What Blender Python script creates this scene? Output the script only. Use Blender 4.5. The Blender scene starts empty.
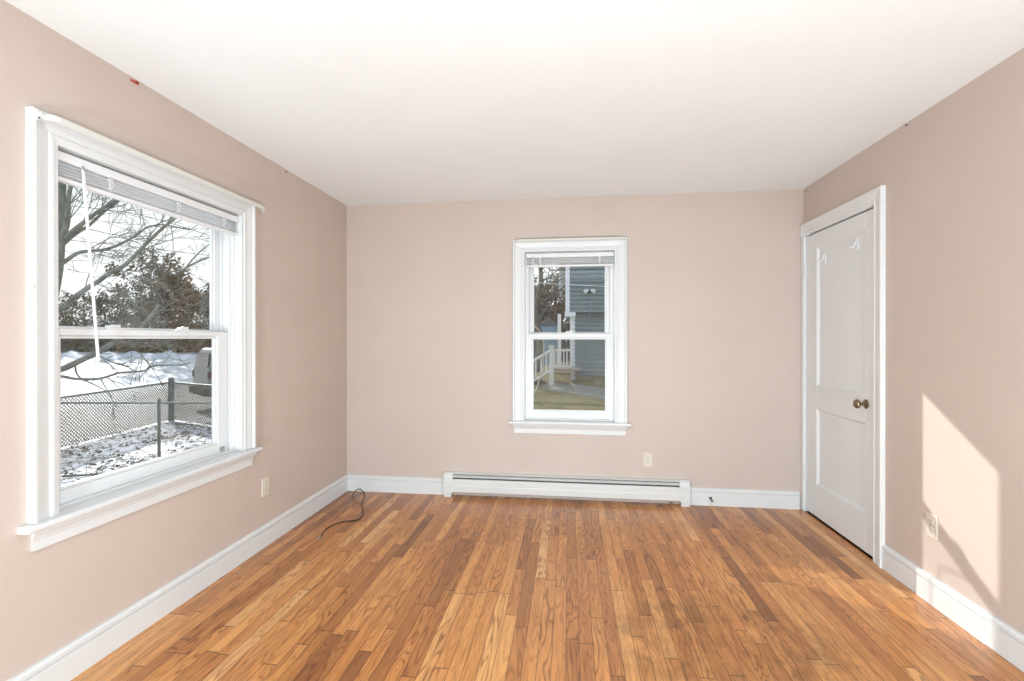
import bpy, bmesh, math, random
from mathutils import Vector, Matrix
random.seed(7)
S = bpy.context.scene
COL = S.collection
PI = math.pi
H = 2.44          # ceiling height
W = 3.665         # room width; back wall y=0, left wall x=0, room towards -y
YR = -5.0         # rear wall behind the camera

# ------------------------------------------------------------------ camera
FPX = 468.2
CAM = Vector((1.8948, -3.8135, 1.2953)); YAW = 0.1217; PITCH = -0.0026
cd = bpy.data.cameras.new('camera'); cam = bpy.data.objects.new('camera', cd); COL.objects.link(cam)
cd.sensor_width = 36; cd.lens = FPX * 36 / 1024; cd.clip_start = 0.05; cd.clip_end = 500
cam.location = CAM; cam.rotation_euler = (PI / 2 + PITCH, 0, YAW)
S.camera = cam
S.view_settings.view_transform = 'Standard'; S.view_settings.look = 'None'
S.view_settings.exposure = 0.0; S.view_settings.gamma = 1.0; S.view_settings.use_curve_mapping = False

# ------------------------------------------------------------------ world, sun, lamps
wd = bpy.data.worlds.new('sky'); S.world = wd; wd.use_nodes = True
nt = wd.node_tree; nt.nodes.clear()
geo = nt.nodes.new('ShaderNodeNewGeometry'); sep = nt.nodes.new('ShaderNodeSeparateXYZ')
mr = nt.nodes.new('ShaderNodeMapRange'); rp = nt.nodes.new('ShaderNodeValToRGB')
bg = nt.nodes.new('ShaderNodeBackground'); out = nt.nodes.new('ShaderNodeOutputWorld')
nt.links.new(geo.outputs['Incoming'], sep.inputs[0])
mr.inputs['From Min'].default_value = 0; mr.inputs['From Max'].default_value = -1
nt.links.new(sep.outputs['Z'], mr.inputs['Value'])
nt.links.new(mr.outputs[0], rp.inputs[0]); nt.links.new(rp.outputs[0], bg.inputs[0]); nt.links.new(bg.outputs[0], out.inputs[0])
rp.color_ramp.elements[0].position = 0.0; rp.color_ramp.elements[0].color = (1.0, 1.0, 1.0, 1)
rp.color_ramp.elements[1].position = 1.0; rp.color_ramp.elements[1].color = (0.38, 0.52, 0.74, 1)
e = rp.color_ramp.elements.new(0.22); e.color = (0.95, 0.98, 1.0, 1)
bg.inputs[1].default_value = 1.25

sl = bpy.data.lights.new('sun', 'SUN'); sun = bpy.data.objects.new('sun', sl); COL.objects.link(sun)
sl.energy = 4.0; sl.angle = math.radians(0.6); sl.color = (1.0, 0.985, 0.96)
sun.rotation_euler = Vector((1, -0.856, -0.575)).to_track_quat('-Z', 'Y').to_euler()

# ------------------------------------------------------------------ helpers
def px(x, y, d):
    """point seen at pixel (x, y) at distance d along the view axis (z of the camera)"""
    v = Vector(((x - 512) / FPX, -(y - 340.5) / FPX, -1.0)) * d
    return CAM + cam.rotation_euler.to_matrix() @ v

class MB:
    def __init__(s, f=None): s.v = []; s.f = []; s.map = f
    def add(s, vs, fs):
        o = len(s.v)
        for p in vs:
            s.v.append(tuple(s.map(*p)) if s.map else tuple(p))
        s.f += [tuple(i + o for i in f) for f in fs]
        return s
    def box(s, a0, a1, b0, b1, c0, c1):
        s.add([(a0,b0,c0),(a1,b0,c0),(a1,b1,c0),(a0,b1,c0),(a0,b0,c1),(a1,b0,c1),(a1,b1,c1),(a0,b1,c1)],
              [(0,3,2,1),(4,5,6,7),(0,1,5,4),(1,2,6,5),(2,3,7,6),(3,0,4,7)])
        return s
    def tube(s, pts, radii, n=8, cap=True):
        pts = [Vector(p) for p in pts]
        if not hasattr(radii, '__len__'): radii = [radii] * len(pts)
        vs = []; fs = []; up = None
        for i, p in enumerate(pts):
            t = (pts[min(i + 1, len(pts) - 1)] - pts[max(i - 1, 0)])
            t = t.normalized() if t.length > 1e-9 else Vector((0, 0, 1))
            if up is None: up = Vector((0, 0, 1)) if abs(t.z) < .9 else Vector((1, 0, 0))
            a = t.cross(up).normalized(); b = a.cross(t).normalized(); up = b
            for k in range(n):
                w = 2 * PI * k / n
                vs.append(p + (a * math.cos(w) + b * math.sin(w)) * radii[i])
        for i in range(len(pts) - 1):
            for k in range(n):
                fs.append((i*n+k, i*n+(k+1) % n, (i+1)*n+(k+1) % n, (i+1)*n+k))
        if cap:
            fs.append(tuple(range(n))[::-1]); fs.append(tuple((len(pts)-1)*n + k for k in range(n)))
        return s.add(vs, fs)
    def lathe(s, o, axis, prof, n=24):
        """prof: (distance along axis, radius)"""
        o = Vector(o); ax = Vector(axis).normalized()
        up = Vector((0, 0, 1)) if abs(ax.z) < .9 else Vector((1, 0, 0))
        a = ax.cross(up).normalized(); b = a.cross(ax)
        vs = []; fs = []
        for d, r in prof:
            for k in range(n):
                w = 2*PI*k/n
                vs.append(o + ax*d + (a*math.cos(w) + b*math.sin(w))*max(r, 1e-5))
        m = len(prof)
        for i in range(m-1):
            for k in range(n):
                fs.append((i*n+k, i*n+(k+1) % n, (i+1)*n+(k+1) % n, (i+1)*n+k))
        fs.append(tuple(range(n))[::-1]); fs.append(tuple((m-1)*n+k for k in range(n)))
        return s.add(vs, fs)
    def sweep(s, prof, path, inward=1):
        """prof [(across, n)] closed section swept with mitres along path [(u, v)]"""
        P = [Vector(p) for p in path]; N = len(P); vs = []; fs = []
        for i, p in enumerate(P):
            ds = []
            if i > 0: ds.append((P[i]-P[i-1]).normalized())
            if i < N-1: ds.append((P[i+1]-P[i]).normalized())
            ns = [Vector((d.y, -d.x))*inward for d in ds]
            m = ns[0] if len(ns) == 1 else (ns[0]+ns[1])/(1+ns[0].dot(ns[1]))
            for a, n in prof:
                q = p + m*a; vs.append((q.x, q.y, n))
        k = len(prof)
        for i in range(N-1):
            for j in range(k):
                fs.append((i*k+j, i*k+(j+1) % k, (i+1)*k+(j+1) % k, (i+1)*k+j))
        fs.append(tuple(range(k))[::-1]); fs.append(tuple((N-1)*k+j for j in range(k)))
        return s.add(vs, fs)
    def frame(s, u0, u1, v0, v1, w, n0, n1, wb=None, wt=None, wr=None):
        """rectangular ring of width w (bottom wb, top wt)"""
        wb = w if wb is None else wb; wt = w if wt is None else wt
        wr = w if wr is None else wr
        s.box(u0, u0+w, v0, v1, n0, n1); s.box(u1-wr, u1, v0, v1, n0, n1)
        s.box(u0+w, u1-wr, v0, v0+wb, n0, n1); s.box(u0+w, u1-wr, v1-wt, v1, n0, n1)
        return s
    def build(s, name, mat, parent=None, bevel=0, smooth=False, recalc=True):
        me = bpy.data.meshes.new(name); me.from_pydata(s.v, [], s.f)
        if recalc:
            bm = bmesh.new(); bm.from_mesh(me); bmesh.ops.recalc_face_normals(bm, faces=bm.faces); bm.to_mesh(me); bm.free()
        me.materials.append(mat)
        if smooth:
            for p in me.polygons: p.use_smooth = True
            me.set_sharp_from_angle(angle=math.radians(smooth if smooth is not True else 50))
        o = bpy.data.objects.new(name, me); COL.objects.link(o)
        if bevel:
            m = o.modifiers.new('bevel', 'BEVEL'); m.width = bevel; m.segments = 2; m.limit_method = 'ANGLE'
        if parent:
            o.parent = parent; o.matrix_parent_inverse = Matrix.Translation(parent.location).inverted()
        return o

def tag(o, label=None, cat=None, group=None, kind=None):
    if label: o['label'] = label
    if cat: o['category'] = cat
    if group: o['group'] = group
    if kind: o['kind'] = kind
    return o
def empty(name, loc=(0, 0, 0), *a, **k):
    o = bpy.data.objects.new(name, None); COL.objects.link(o); o.location = loc; o.empty_display_size = .1
    return tag(o, *a, **k)
LW = lambda u, v, n: (n, u, v)        # left wall: u = y, v = z, n into the room
BW = lambda u, v, n: (u, -n, v)       # back wall: u = x
RW = lambda u, v, n: (W - n, u, v)    # right wall: u = y

# ------------------------------------------------------------------ materials
def mat(name, col, rough=.6, metal=0, spec=.5):
    m = bpy.data.materials.new(name); m.use_nodes = True
    b = m.node_tree.nodes['Principled BSDF']
    b.inputs['Base Color'].default_value = (*col, 1); b.inputs['Roughness'].default_value = rough
    b.inputs['Metallic'].default_value = metal; b.inputs['Specular IOR Level'].default_value = spec
    return m
class N:
    """small node helper"""
    def __init__(s, m): s.t = m.node_tree; s.b = s.t.nodes['Principled BSDF']
    def n(s, ty, ins=None, **kw):
        x = s.t.nodes.new(ty)
        for k, v in kw.items(): setattr(x, k, v)
        for k, v in (ins or {}).items():
            if hasattr(v, 'is_output') or isinstance(v, bpy.types.NodeSocket): s.t.links.new(v, x.inputs[k])
            else: x.inputs[k].default_value = v
        return x
    def math(s, op, a, b=0.0, c=None):
        d = {0: a, 1: b}
        if c is not None: d[2] = c
        return s.n('ShaderNodeMath', d, operation=op).outputs[0]
    def pos(s): return s.n('ShaderNodeNewGeometry').outputs['Position']
    def obj(s): return s.n('ShaderNodeTexCoord').outputs['Object']
    def noise(s, vec, scale, detail=3, rough=.5, dist=0, out=0):
        return s.n('ShaderNodeTexNoise', {'Vector': vec, 'Scale': scale, 'Detail': detail, 'Roughness': rough, 'Distortion': dist}).outputs[out]
    def ramp(s, fac, stops):
        x = s.n('ShaderNodeValToRGB', {'Fac': fac}); cr = x.color_ramp
        while len(cr.elements) < len(stops): cr.elements.new(.5)
        for e, (p, c) in zip(cr.elements, stops):
            e.position = p; e.color = (*c, 1) if hasattr(c, '__len__') else (c, c, c, 1)
        return x.outputs[0]
    def mix(s, f, a, b, blend='MIX'):
        x = s.n('ShaderNodeMix', data_type='RGBA', blend_type=blend)
        for i, v in ((0, f), (6, a), (7, b)):
            if isinstance(v, bpy.types.NodeSocket): s.t.links.new(v, x.inputs[i])
            else: x.inputs[i].default_value = (*v, 1) if hasattr(v, '__len__') and len(v) == 3 else v
        return x.outputs[2]
    def bump(s, h, strength=.3, dist=.002):
        x = s.n('ShaderNodeBump', {'Height': h, 'Strength': strength, 'Distance': dist})
        s.t.links.new(x.outputs[0], s.b.inputs['Normal']); return x
    def col(s, c): s.t.links.new(c, s.b.inputs['Base Color'])
    def rough(s, r): s.t.links.new(r, s.b.inputs['Roughness'])

def lin(r, g, b):
    f = lambda c: (c/255/12.92 if c <= 10 else ((c/255+.055)/1.055)**2.4)
    return (f(r), f(g), f(b))

def paint(name, c, var=.03, rough=.6, bscale=60, bstr=.12):
    m = mat(name, c, rough); k = N(m); p = k.pos()
    n1 = k.noise(p, 1.7, 4, .6)
    k.col(k.mix(k.ramp(n1, [(.3, 0.), (.7, 1.)]), tuple(x*(1-var) for x in c), tuple(min(1, x*(1+var)) for x in c)))
    n2 = k.noise(p, bscale, 4, .65)
    n3 = k.noise(p, 3.0, 3, .5)
    k.bump(k.math('ADD', n2, k.math('MULTIPLY', n3, 3.0)), bstr, .003)
    return m
M = {}
M['wall'] = paint('wall_paint', (.60, .492, .430), .03, .55)
M['rear'] = paint('rear_wall_paint', (.72, .72, .72), .03, .55)
M['ceiling'] = paint('ceiling_paint', (.88, .895, .90), .015, .8, 30, .15)
M['trim'] = paint('trim_paint', (.745, .745, .745), .02, .32, 45, .08)
def chips(m):
    k = N(m); p = k.pos(); old = k.b.inputs['Base Color'].links[0].from_socket
    v = k.n('ShaderNodeTexVoronoi', {'Vector': p, 'Scale': 5.5}).outputs['Distance']
    w = k.math('ADD', v, k.math('MULTIPLY', k.noise(p, 90, 2), .03))
    f = k.math('MULTIPLY', k.ramp(w, [(.030, 1.), (.036, 0.)]), k.ramp(k.noise(p, 2.2, 2), [(.45, 0.), (.5, 1.)]))
    k.col(k.mix(k.math('MULTIPLY', f, .8), old, (.16, .14, .12)))
chips(M['trim'])
M['vinyl'] = mat('white_vinyl', (.78, .78, .785), .3)
M['door'] = paint('door_paint', (.78, .78, .78), .02, .38, 55, .1)
M['blind'] = mat('blind_white', (.80, .80, .81), .4)
M['slat'] = mat('blind_slats', (.90, .90, .91), .45)
M['clear'] = mat('cloudy_plastic', (.74, .74, .76), .15)
M['clear'].node_tree.nodes['Principled BSDF'].inputs['Alpha'].default_value = .75
M['rod'] = mat('cream_metal', (.72, .71, .66), .35)
M['ivory'] = mat('ivory_plastic', (.71, .63, .54), .35)
M['dark'] = mat('dark_slot', (.03, .028, .025), .6)
M['slot'] = mat('outlet_slots', (.22, .18, .14), .6)
M['dark_gap'] = mat('dark_metal_fins', (.16, .165, .17), .4, .6)
M['heater'] = paint('heater_enamel', (.72, .72, .71), .02, .35, 30, .04)
M['brass'] = mat('antique_brass', (.26, .20, .13), .28, .9)
M['steel'] = mat('steel', (.45, .45, .45), .3, 1)
M['cable'] = mat('brown_cable', (.035, .022, .018), .35)
M['copper'] = mat('bare_copper_wire', (.45, .25, .14), .4, .7)
M['red'] = mat('red_tape', (.55, .08, .05), .6)
M['exterior'] = mat('exterior_paint', (.7, .7, .68), .7)

def floor_mat():
    m = mat('oak_strip_floor', (.4, .2, .08), .3); k = N(m); p = k.pos()
    sp = k.n('ShaderNodeSeparateXYZ', {0: p}); X, Y = sp.outputs[0], sp.outputs[1]
    pw = .057
    xr = k.math('DIVIDE', X, pw); row = k.math('FLOOR', xr); fx = k.math('FRACT', xr)
    rn = k.n('ShaderNodeTexWhiteNoise', {'W': row}, noise_dimensions='1D').outputs[0]
    # random lengths: 1D voronoi along each strip
    wy = k.math('ADD', k.math('MULTIPLY', Y, 1.35), k.math('MULTIPLY', rn, 313.7))
    vor = k.n('ShaderNodeTexVoronoi', {'W': wy, 'Scale': 1.0, 'Randomness': 1.0}, voronoi_dimensions='1D')
    ve = k.n('ShaderNodeTexVoronoi', {'W': wy, 'Scale': 1.0, 'Randomness': 1.0}, voronoi_dimensions='1D', feature='DISTANCE_TO_EDGE')
    hs = k.n('ShaderNodeSeparateColor', {0: vor.outputs['Color']})
    h1, h2, h3 = hs.outputs[0], hs.outputs[1], hs.outputs[2]
    tone = k.ramp(h1, [(0., lin(158, 102, 58)), (.10, lin(190, 127, 71)), (.4, lin(214, 147, 84)), (.82, lin(227, 162, 96)), (.94, lin(236, 176, 111)), (1., lin(247, 197, 138))])
    # grain: cathedral contours, seeded per board
    vec = k.n('ShaderNodeCombineXYZ', {0: k.math('ADD', k.math('MULTIPLY', X, 15.0), k.math('MULTIPLY', h2, 91.0)),
                                       1: k.math('ADD', k.math('MULTIPLY', Y, 1.7), k.math('MULTIPLY', h3, 57.0)), 2: h1}).outputs[0]
    g = k.noise(vec, 1.0, 2, .45, .25)
    ring = k.math('SINE', k.math('MULTIPLY', g, k.math('ADD', 45.0, k.math('MULTIPLY', h2, 60.0))))
    ringm = k.ramp(ring, [(0., 0.), (.35, .15), (.8, .55), (1., 1.)])
    v2 = k.n('ShaderNodeCombineXYZ', {0: k.math('MULTIPLY', X, 420.0), 1: k.math('MULTIPLY', Y, 9.0), 2: k.math('MULTIPLY', h2, 40.)}).outputs[0]
    fine = k.noise(v2, 1.0, 3, .6)
    c = k.mix(k.math('MULTIPLY', ringm, k.math('ADD', .26, k.math('MULTIPLY', h3, .55))), tone, k.mix(1., tone, (.40, .31, .24), 'MULTIPLY'))
    c = k.mix(k.ramp(fine, [(.35, .38), (.6, 0.)]), c, k.mix(1., c, (.55, .45, .38), 'MULTIPLY'))
    v3 = k.n('ShaderNodeCombineXYZ', {0: k.math('MULTIPLY', X, 34.0), 1: k.math('MULTIPLY', Y, 3.4), 2: k.math('MULTIPLY', h2, 40.)}).outputs[0]
    blot = k.noise(v3, 1.0, 4, .7)
    c = k.mix(k.ramp(blot, [(.36, .55), (.55, 0.)]), c, k.mix(1., c, (.62, .50, .42), 'MULTIPLY'))
    c = k.mix(k.ramp(blot, [(.55, 0.), (.72, .30)]), c, k.mix(1., c, (1.22, 1.22, 1.25), 'MULTIPLY'))
    # honeyed patches and grey worn traffic zone
    big = k.noise(p, 1.1, 3, .5)
    c = k.mix(k.ramp(big, [(.42, 0.), (.7, .35)]), c, k.mix(1., c, (.92, .72, .52), 'MULTIPLY'))
    dx = k.math('SUBTRACT', X, 2.55); dy = k.math('ADD', Y, 1.72)
    r2 = k.math('ADD', k.math('MULTIPLY', k.math('MULTIPLY', dx, dx), 2.6), k.math('MULTIPLY', k.math('MULTIPLY', dy, dy), 6.0))
    worn = k.math('MULTIPLY', k.math('SUBTRACT', 1.0, r2), 1.8)
    wn = k.noise(p, 7.0, 4, .7)
    worn = k.math('MULTIPLY', k.n('ShaderNodeClamp', {0: worn}).outputs[0], k.ramp(wn, [(.35, 0.), (.6, 1.)]))
    c = k.mix(k.math('MULTIPLY', worn, .9), c, k.mix(1., c, (.62, .66, .74), 'MULTIPLY'))
    sv = k.n('ShaderNodeCombineXYZ', {0: k.math('ADD', k.math('MULTIPLY', X, 6.0), k.math('MULTIPLY', Y, 3.0)), 1: k.math('MULTIPLY', Y, 60.0), 2: 0.0}).outputs[0]
    scr = k.ramp(k.noise(sv, 1.2, 3, .7), [(.66, 0.), (.70, 1.)])
    c = k.mix(k.math('MULTIPLY', k.math('MULTIPLY', scr, worn), .22), c, (.75, .68, .6))
    # gaps between strips and at butt ends
    ex = k.math('MINIMUM', fx, k.math('SUBTRACT', 1.0, fx))
    gx = k.math('LESS_THAN', ex, .022); ge = k.math('LESS_THAN', ve.outputs['Distance'], .0035)
    gap = k.math('MAXIMUM', gx, ge)
    c = k.mix(k.math('MULTIPLY', gap, .75), c, (.07, .032, .014))
    k.col(c)
    k.rough(k.math('ADD', .26, k.math('ADD', k.math('MULTIPLY', wn, .14), k.math('MULTIPLY', worn, .15))))
    k.bump(k.math('SUBTRACT', k.math('ADD', k.math('MULTIPLY', fine, .12), k.math('MULTIPLY', k.noise(p, 4., 2), 1.2)), gap), .25, .0015)
    k.b.inputs['Specular IOR Level'].default_value = .5
    k.b.inputs['Coat Weight'].default_value = .25; k.b.inputs['Coat Roughness'].default_value = .18
    return m
M['floor'] = floor_mat()

def glass_mat(name, tint=(.97, .98, .975), refl=.09):
    m = bpy.data.materials.new(name); m.use_nodes = True; t = m.node_tree; t.nodes.clear()
    o = t.nodes.new('ShaderNodeOutputMaterial'); mx = t.nodes.new('ShaderNodeMixShader')
    tr = t.nodes.new('ShaderNodeBsdfTransparent'); gl = t.nodes.new('ShaderNodeBsdfGlossy')
    lay = t.nodes.new('ShaderNodeLayerWeight'); lay.inputs[0].default_value = .5
    pw = t.nodes.new('ShaderNodeMath'); pw.operation = 'POWER'; pw.inputs[1].default_value = 5; t.links.new(lay.outputs['Facing'], pw.inputs[0])
    lw = t.nodes.new('ShaderNodeMath'); lw.operation = 'MULTIPLY_ADD'; lw.inputs[1].default_value = .95; lw.inputs[2].default_value = .042; t.links.new(pw.outputs[0], lw.inputs[0])
    tr.inputs[0].default_value = (*tint, 1); gl.inputs['Roughness'].default_value = 0.0
    t.links.new(lw.outputs[0], mx.inputs[0]); t.links.new(tr.outputs[0], mx.inputs[1]); t.links.new(gl.outputs[0], mx.inputs[2])
    t.links.new(mx.outputs[0], o.inputs[0]); return m
M['glass'] = glass_mat('window_glass')
def screen_mat():
    m = bpy.data.materials.new('insect_screen'); m.use_nodes = True; t = m.node_tree
    b = t.nodes['Principled BSDF']; b.inputs['Base Color'].default_value = (.12, .12, .11, 1); b.inputs['Roughness'].default_value = .7
    b.inputs['Alpha'].default_value = .14
    return m
M['screen'] = screen_mat()

# ------------------------------------------------------------------ room shell
T = .16
def wall_with_hole(name, mp, u0, u1, hole, m):
    b = MB(mp); a0, a1, c0, c1 = hole
    b.box(u0, a0, 0, H, -T, 0); b.box(a1, u1, 0, H, -T, 0)
    b.box(a0, a1, 0, c0, -T, 0); b.box(a0, a1, c1, H, -T, 0)
    return tag(b.build(name, m), kind='structure')
tag(MB().box(-T, W+T, YR-T, T, -.12, 0).build('floor', M['floor']), kind='structure')
tag(MB().box(-T, W+T, YR-T, T, H, H+.1).build('ceiling', M['ceiling']), kind='structure')
WL = dict(u0=-2.388, u1=-1.213, top=2.112, stool=.645)
WB = dict(u0=1.436, u1=2.350, top=2.103, stool=.632)
CW = .096
wall_with_hole('wall_left', LW, YR, T, (WL['u0']+.06, WL['u1']-.06, WL['stool']-.04, WL['top']-.06), M['wall'])
wall_with_hole('wall_back', BW, 0, W, (WB['u0']+.06, WB['u1']-.06, WB['stool']-.04, WB['top']-.06), M['wall'])
wall_with_hole('wall_right', RW, YR, T, (-.865, -.03, -.1, 2.10), M['wall'])
tag(MB().box(-T, W+T, YR-T, YR, 0, H).build('wall_rear', M['rear']), kind='structure')

# ------------------------------------------------------------------ baseboards
BBP = [(0, 0), (0, .016), (.102, .016), (.105, .009), (.109, .009), (.112, .018), (.126, .018), (.134, .011), (.136, 0)]
def baseboard(name, mp, segs):
    b = MB(mp)
    for u0, u1, t in segs:
        vs = [(u, a, n*t) for u in (u0, u1) for a, n in BBP]; k = len(BBP)
        b.add(vs, [(j, (j+1) % k, k+(j+1) % k, k+j) for j in range(k)] + [tuple(range(k)), tuple(range(k, 2*k))])
    return tag(b.build(name, M['trim']), kind='structure')
baseboard('baseboard_left', LW, [(YR, -.001, 1)])
baseboard('baseboard_back', BW, [(.0, .868, 1)])
baseboard('baseboard_back', BW, [(2.822, W-.03, 1)])
baseboard('baseboard_right', RW, [(-1.205, -.935, 1), (-1.60, -1.205, 1.25), (YR, -1.60, 1)])
baseboard('baseboard_rear', lambda u, v, n: (u, YR+n, v), [(0, W, 1)])

# ------------------------------------------------------------------ windows
CASP = [(0, 0), (0, .027), (.003, .031), (.012, .031), (.016, .027), (.020, .021), (.028, .0215), (.062, .014),
        (.068, .018), (.078, .018), (.083, .013), (CW, .012), (CW, 0)]
def window(name, mp, w, label, locks, latch=None, screen=False):
    u0, u1, top, st = w['u0'], w['u1'], w['top'], w['stool']
    r = empty(name, mp((u0+u1)/2, st, 0), label, kind='structure')
    MB(mp).sweep(CASP, [(u0, st), (u0, top), (u1, top), (u1, st)], 1).build('casing', M['trim'], r)
    i0, i1, it = u0+CW, u1-CW, top-CW
    # stool with nosing and horns
    b = MB(mp); sp = [(0, 0), (.03, 0), (.048, .002), (.053, .008), (.053, .018), (.048, .024), (0, .024)]
    vs = [(u, st-.024+c, a) for u in (u0-.028, u1+.028) for a, c in sp]; k = len(sp)
    b.add(vs, [(j, (j+1) % k, k+(j+1) % k, k+j) for j in range(k)] + [tuple(range(k)), tuple(range(k, 2*k))])
    b.box(i0-.03, i1+.03, st-.024, st, -T, .0)
    b.build('stool', M['trim'], r)
    ap = [(0, 0), (0, .012), (.035, .013), (.040, .017), (.048, .019), (.062, .030), (.070, .033), (.078, .034), (.078, 0)]
    b = MB(mp); k = len(ap); z0 = st-.024-.078
    vs = [(u0+(.014 - n*.4 if True else 0), z0+c, n) for c, n in ap] + [(u1-(.014 - n*.4), z0+c, n) for c, n in ap]
    b.add(vs, [(j, (j+1) % k, k+(j+1) % k, k+j) for j in range(k)] + [tuple(range(k)), tuple(range(k, 2*k))])
    b.build('apron', M['trim'], r)
    # jamb extension and the vinyl frame with its tracks
    MB(mp).box(i0-.028, i0, st, it+.028, -T, 0).box(i1, i1+.028, st, it+.028, -T, 0).box(i0, i1, it, it+.028, -T, 0).build('jamb', M['trim'], r)
    L = .030
    b = MB(mp); b.frame(i0, i1, st, it, L*.35, -.15, -.035, wb=.012, wt=.03)
    for a, c in ((i0, i0+L), (i1-L, i1)):
        b.box(a, c, st, it, -.105, -.096); b.box(a, c, st, it, -.15, -.138); b.box(a, c, st, it, -.052, -.046)
    b.build('window_frame', M['vinyl'], r, bevel=.0015)
    s0, s1 = i0+L*.55, i1-L*.55
    mz = w['meet']
    def sash(nm, v0, v1, nf, nb, stile, rb, rt):
        sr = w.get('stile_r', stile)
        if nm == 'upper_sash' and 'stile_r' in w: sr = .052
        q = MB(mp).frame(s0, s1, v0, v1, stile, nb, nf, wb=rb, wt=rt, wr=sr)
        q.frame(s0+stile, s1-sr, v0+rb, v1-rt, .012, nb+.008, nf-.008)
        q = q.build(nm, M['vinyl'], r, bevel=.0025)
        nn = (nf+nb)/2
        MB(mp).box(s0+stile+.004, s1-sr-.004, v0+rb+.004, v1-rt-.004, nn-.002, nn+.002).build('pane', M['glass'], q)
        return q
    us = sash('upper_sash', mz-.034, it-.028, -.106, -.137, w['stile'], .034, .04)
    ls = sash('lower_sash', st+.012, mz, -.056, -.094, w['stile'], w['rb'], w['rt'])
    for u in locks:
        k = MB(mp); k.box(u-.034, u+.034, mz, mz+.009, -.088, -.058); k.box(u-.026, u+.026, mz+.009, mz+.018, -.084, -.062)
        k.lathe((u, mz+.005, -.075) if False else (u, mz+.005, -.075), (0, 1, 0), [(0, .013), (.008, .012), (.010, .006)], 16)
        k.box(u-.006, u+.032, mz+.016, mz+.023, -.082, -.066)
        k.build('sash_lock', M['vinyl'], ls, bevel=.002)
    if latch is not None:
        MB(mp).box(latch-.016, latch+.016, st+.020, st+.044, -.056, -.050).build('metal_catch', M['steel'], ls, bevel=.001)
    if screen:
        MB(mp).box(s0, s1, st+.012, mz, -.149, -.1485).build('insect_screen', M['screen'], r)
    return r
WL.update(meet=1.336, stile=.042, stile_r=.088, rb=.052, rt=.026); WB.update(meet=1.342, stile=.040, rb=.056, rt=.036)
window('window_1', LW, WL, 'wide white double-hung window with deep painted casing in the left wall', (-2.005, -1.635), -1.385, True)
window('window_2', BW, WB, 'narrow white double-hung window in the back wall above the heater', (1.893,), None, True)

def blind(mp, u0, u1, z1, brackets, wand, label):
    r = empty('mini_blind', mp((u0+u1)/2, z1-.11, -.022), label, 'window blind')
    MB(mp).box(u0+.010, u1-.004, z1-.046, z1-.012, -.042, -.006).build('head_rail', M['blind'], r, bevel=.003)
    b = MB(mp)
    for i in range(5):
        z = z1-.1035+i*.0118
        b.add([(u0+.014, z, -.036), (u1-.006, z, -.036), (u1-.006, z+.0030, -.024), (u0+.014, z+.0030, -.024), (u1-.006, z, -.012), (u0+.014, z, -.012),
               (u0+.014, z+.001, -.036), (u1-.006, z+.001, -.036), (u1-.006, z+.0038, -.024), (u0+.014, z+.0038, -.024), (u1-.006, z+.001, -.012), (u0+.014, z+.001, -.012)],
              [(0,1,2,3), (3,2,4,5), (6,9,8,7), (9,11,10,8), (0,6,7,1), (5,4,10,11), (0,3,9,6), (3,5,11,9), (1,7,8,2), (2,8,10,4)])
    b.build('slat_stack', M['slat'], r)
    MB(mp).box(u0+.012, u1-.004, z1-.122, z1-.106, -.037, -.009).build('bottom_rail', M['blind'], r, bevel=.003)
    for u in brackets:
        k = MB(mp); k.box(u-.007, u+.007, z1-.104, z1-.044, -.008, -.005); k.box(u-.012, u+.012, z1-.064, z1-.050, -.009, -.003)
        k.tube([(u-.008, z1-.10, -.004), (u+.010, z1-.075, .002), (u-.006, z1-.055, -.001)], .003, 6)
        k.build('cord_clip', M['clear'], r, bevel=.001)
    (ua, za, na), (ub, zb, nb) = wand
    k = MB(mp).tube([(ua, za, na), (ua+(ub-ua)*.02, za-.02, na+.002), (ub, zb, nb)], [.0035, .0055, .0055], 6)
    k.build('tilt_wand', M['blind'], r)
    k = MB(mp).tube([(ua, za+.012, na-.006), (ua, za+.008, na+.004), (ua, za-.006, na+.003)], .0022, 6)
    k.build('wand_hook', M['dark_gap'], r)
    return r
blind(LW, WL['u0']+CW, WL['u1']-CW, WL['top']-CW, (-2.075, -1.73, -1.43), ((-2.19, 1.965, -.004), (-2.135, 1.205, .002)),
      'white mini blind raised to the top of the wide left window, long wand hanging')
bb = blind(BW, WB['u0']+CW, WB['u1']-CW, WB['top']-CW, (1.66, 2.135), ((1.60, 1.965, -.004), (1.60, 1.895, -.002)),
      'white mini blind raised to the top of the narrow back window')

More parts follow.
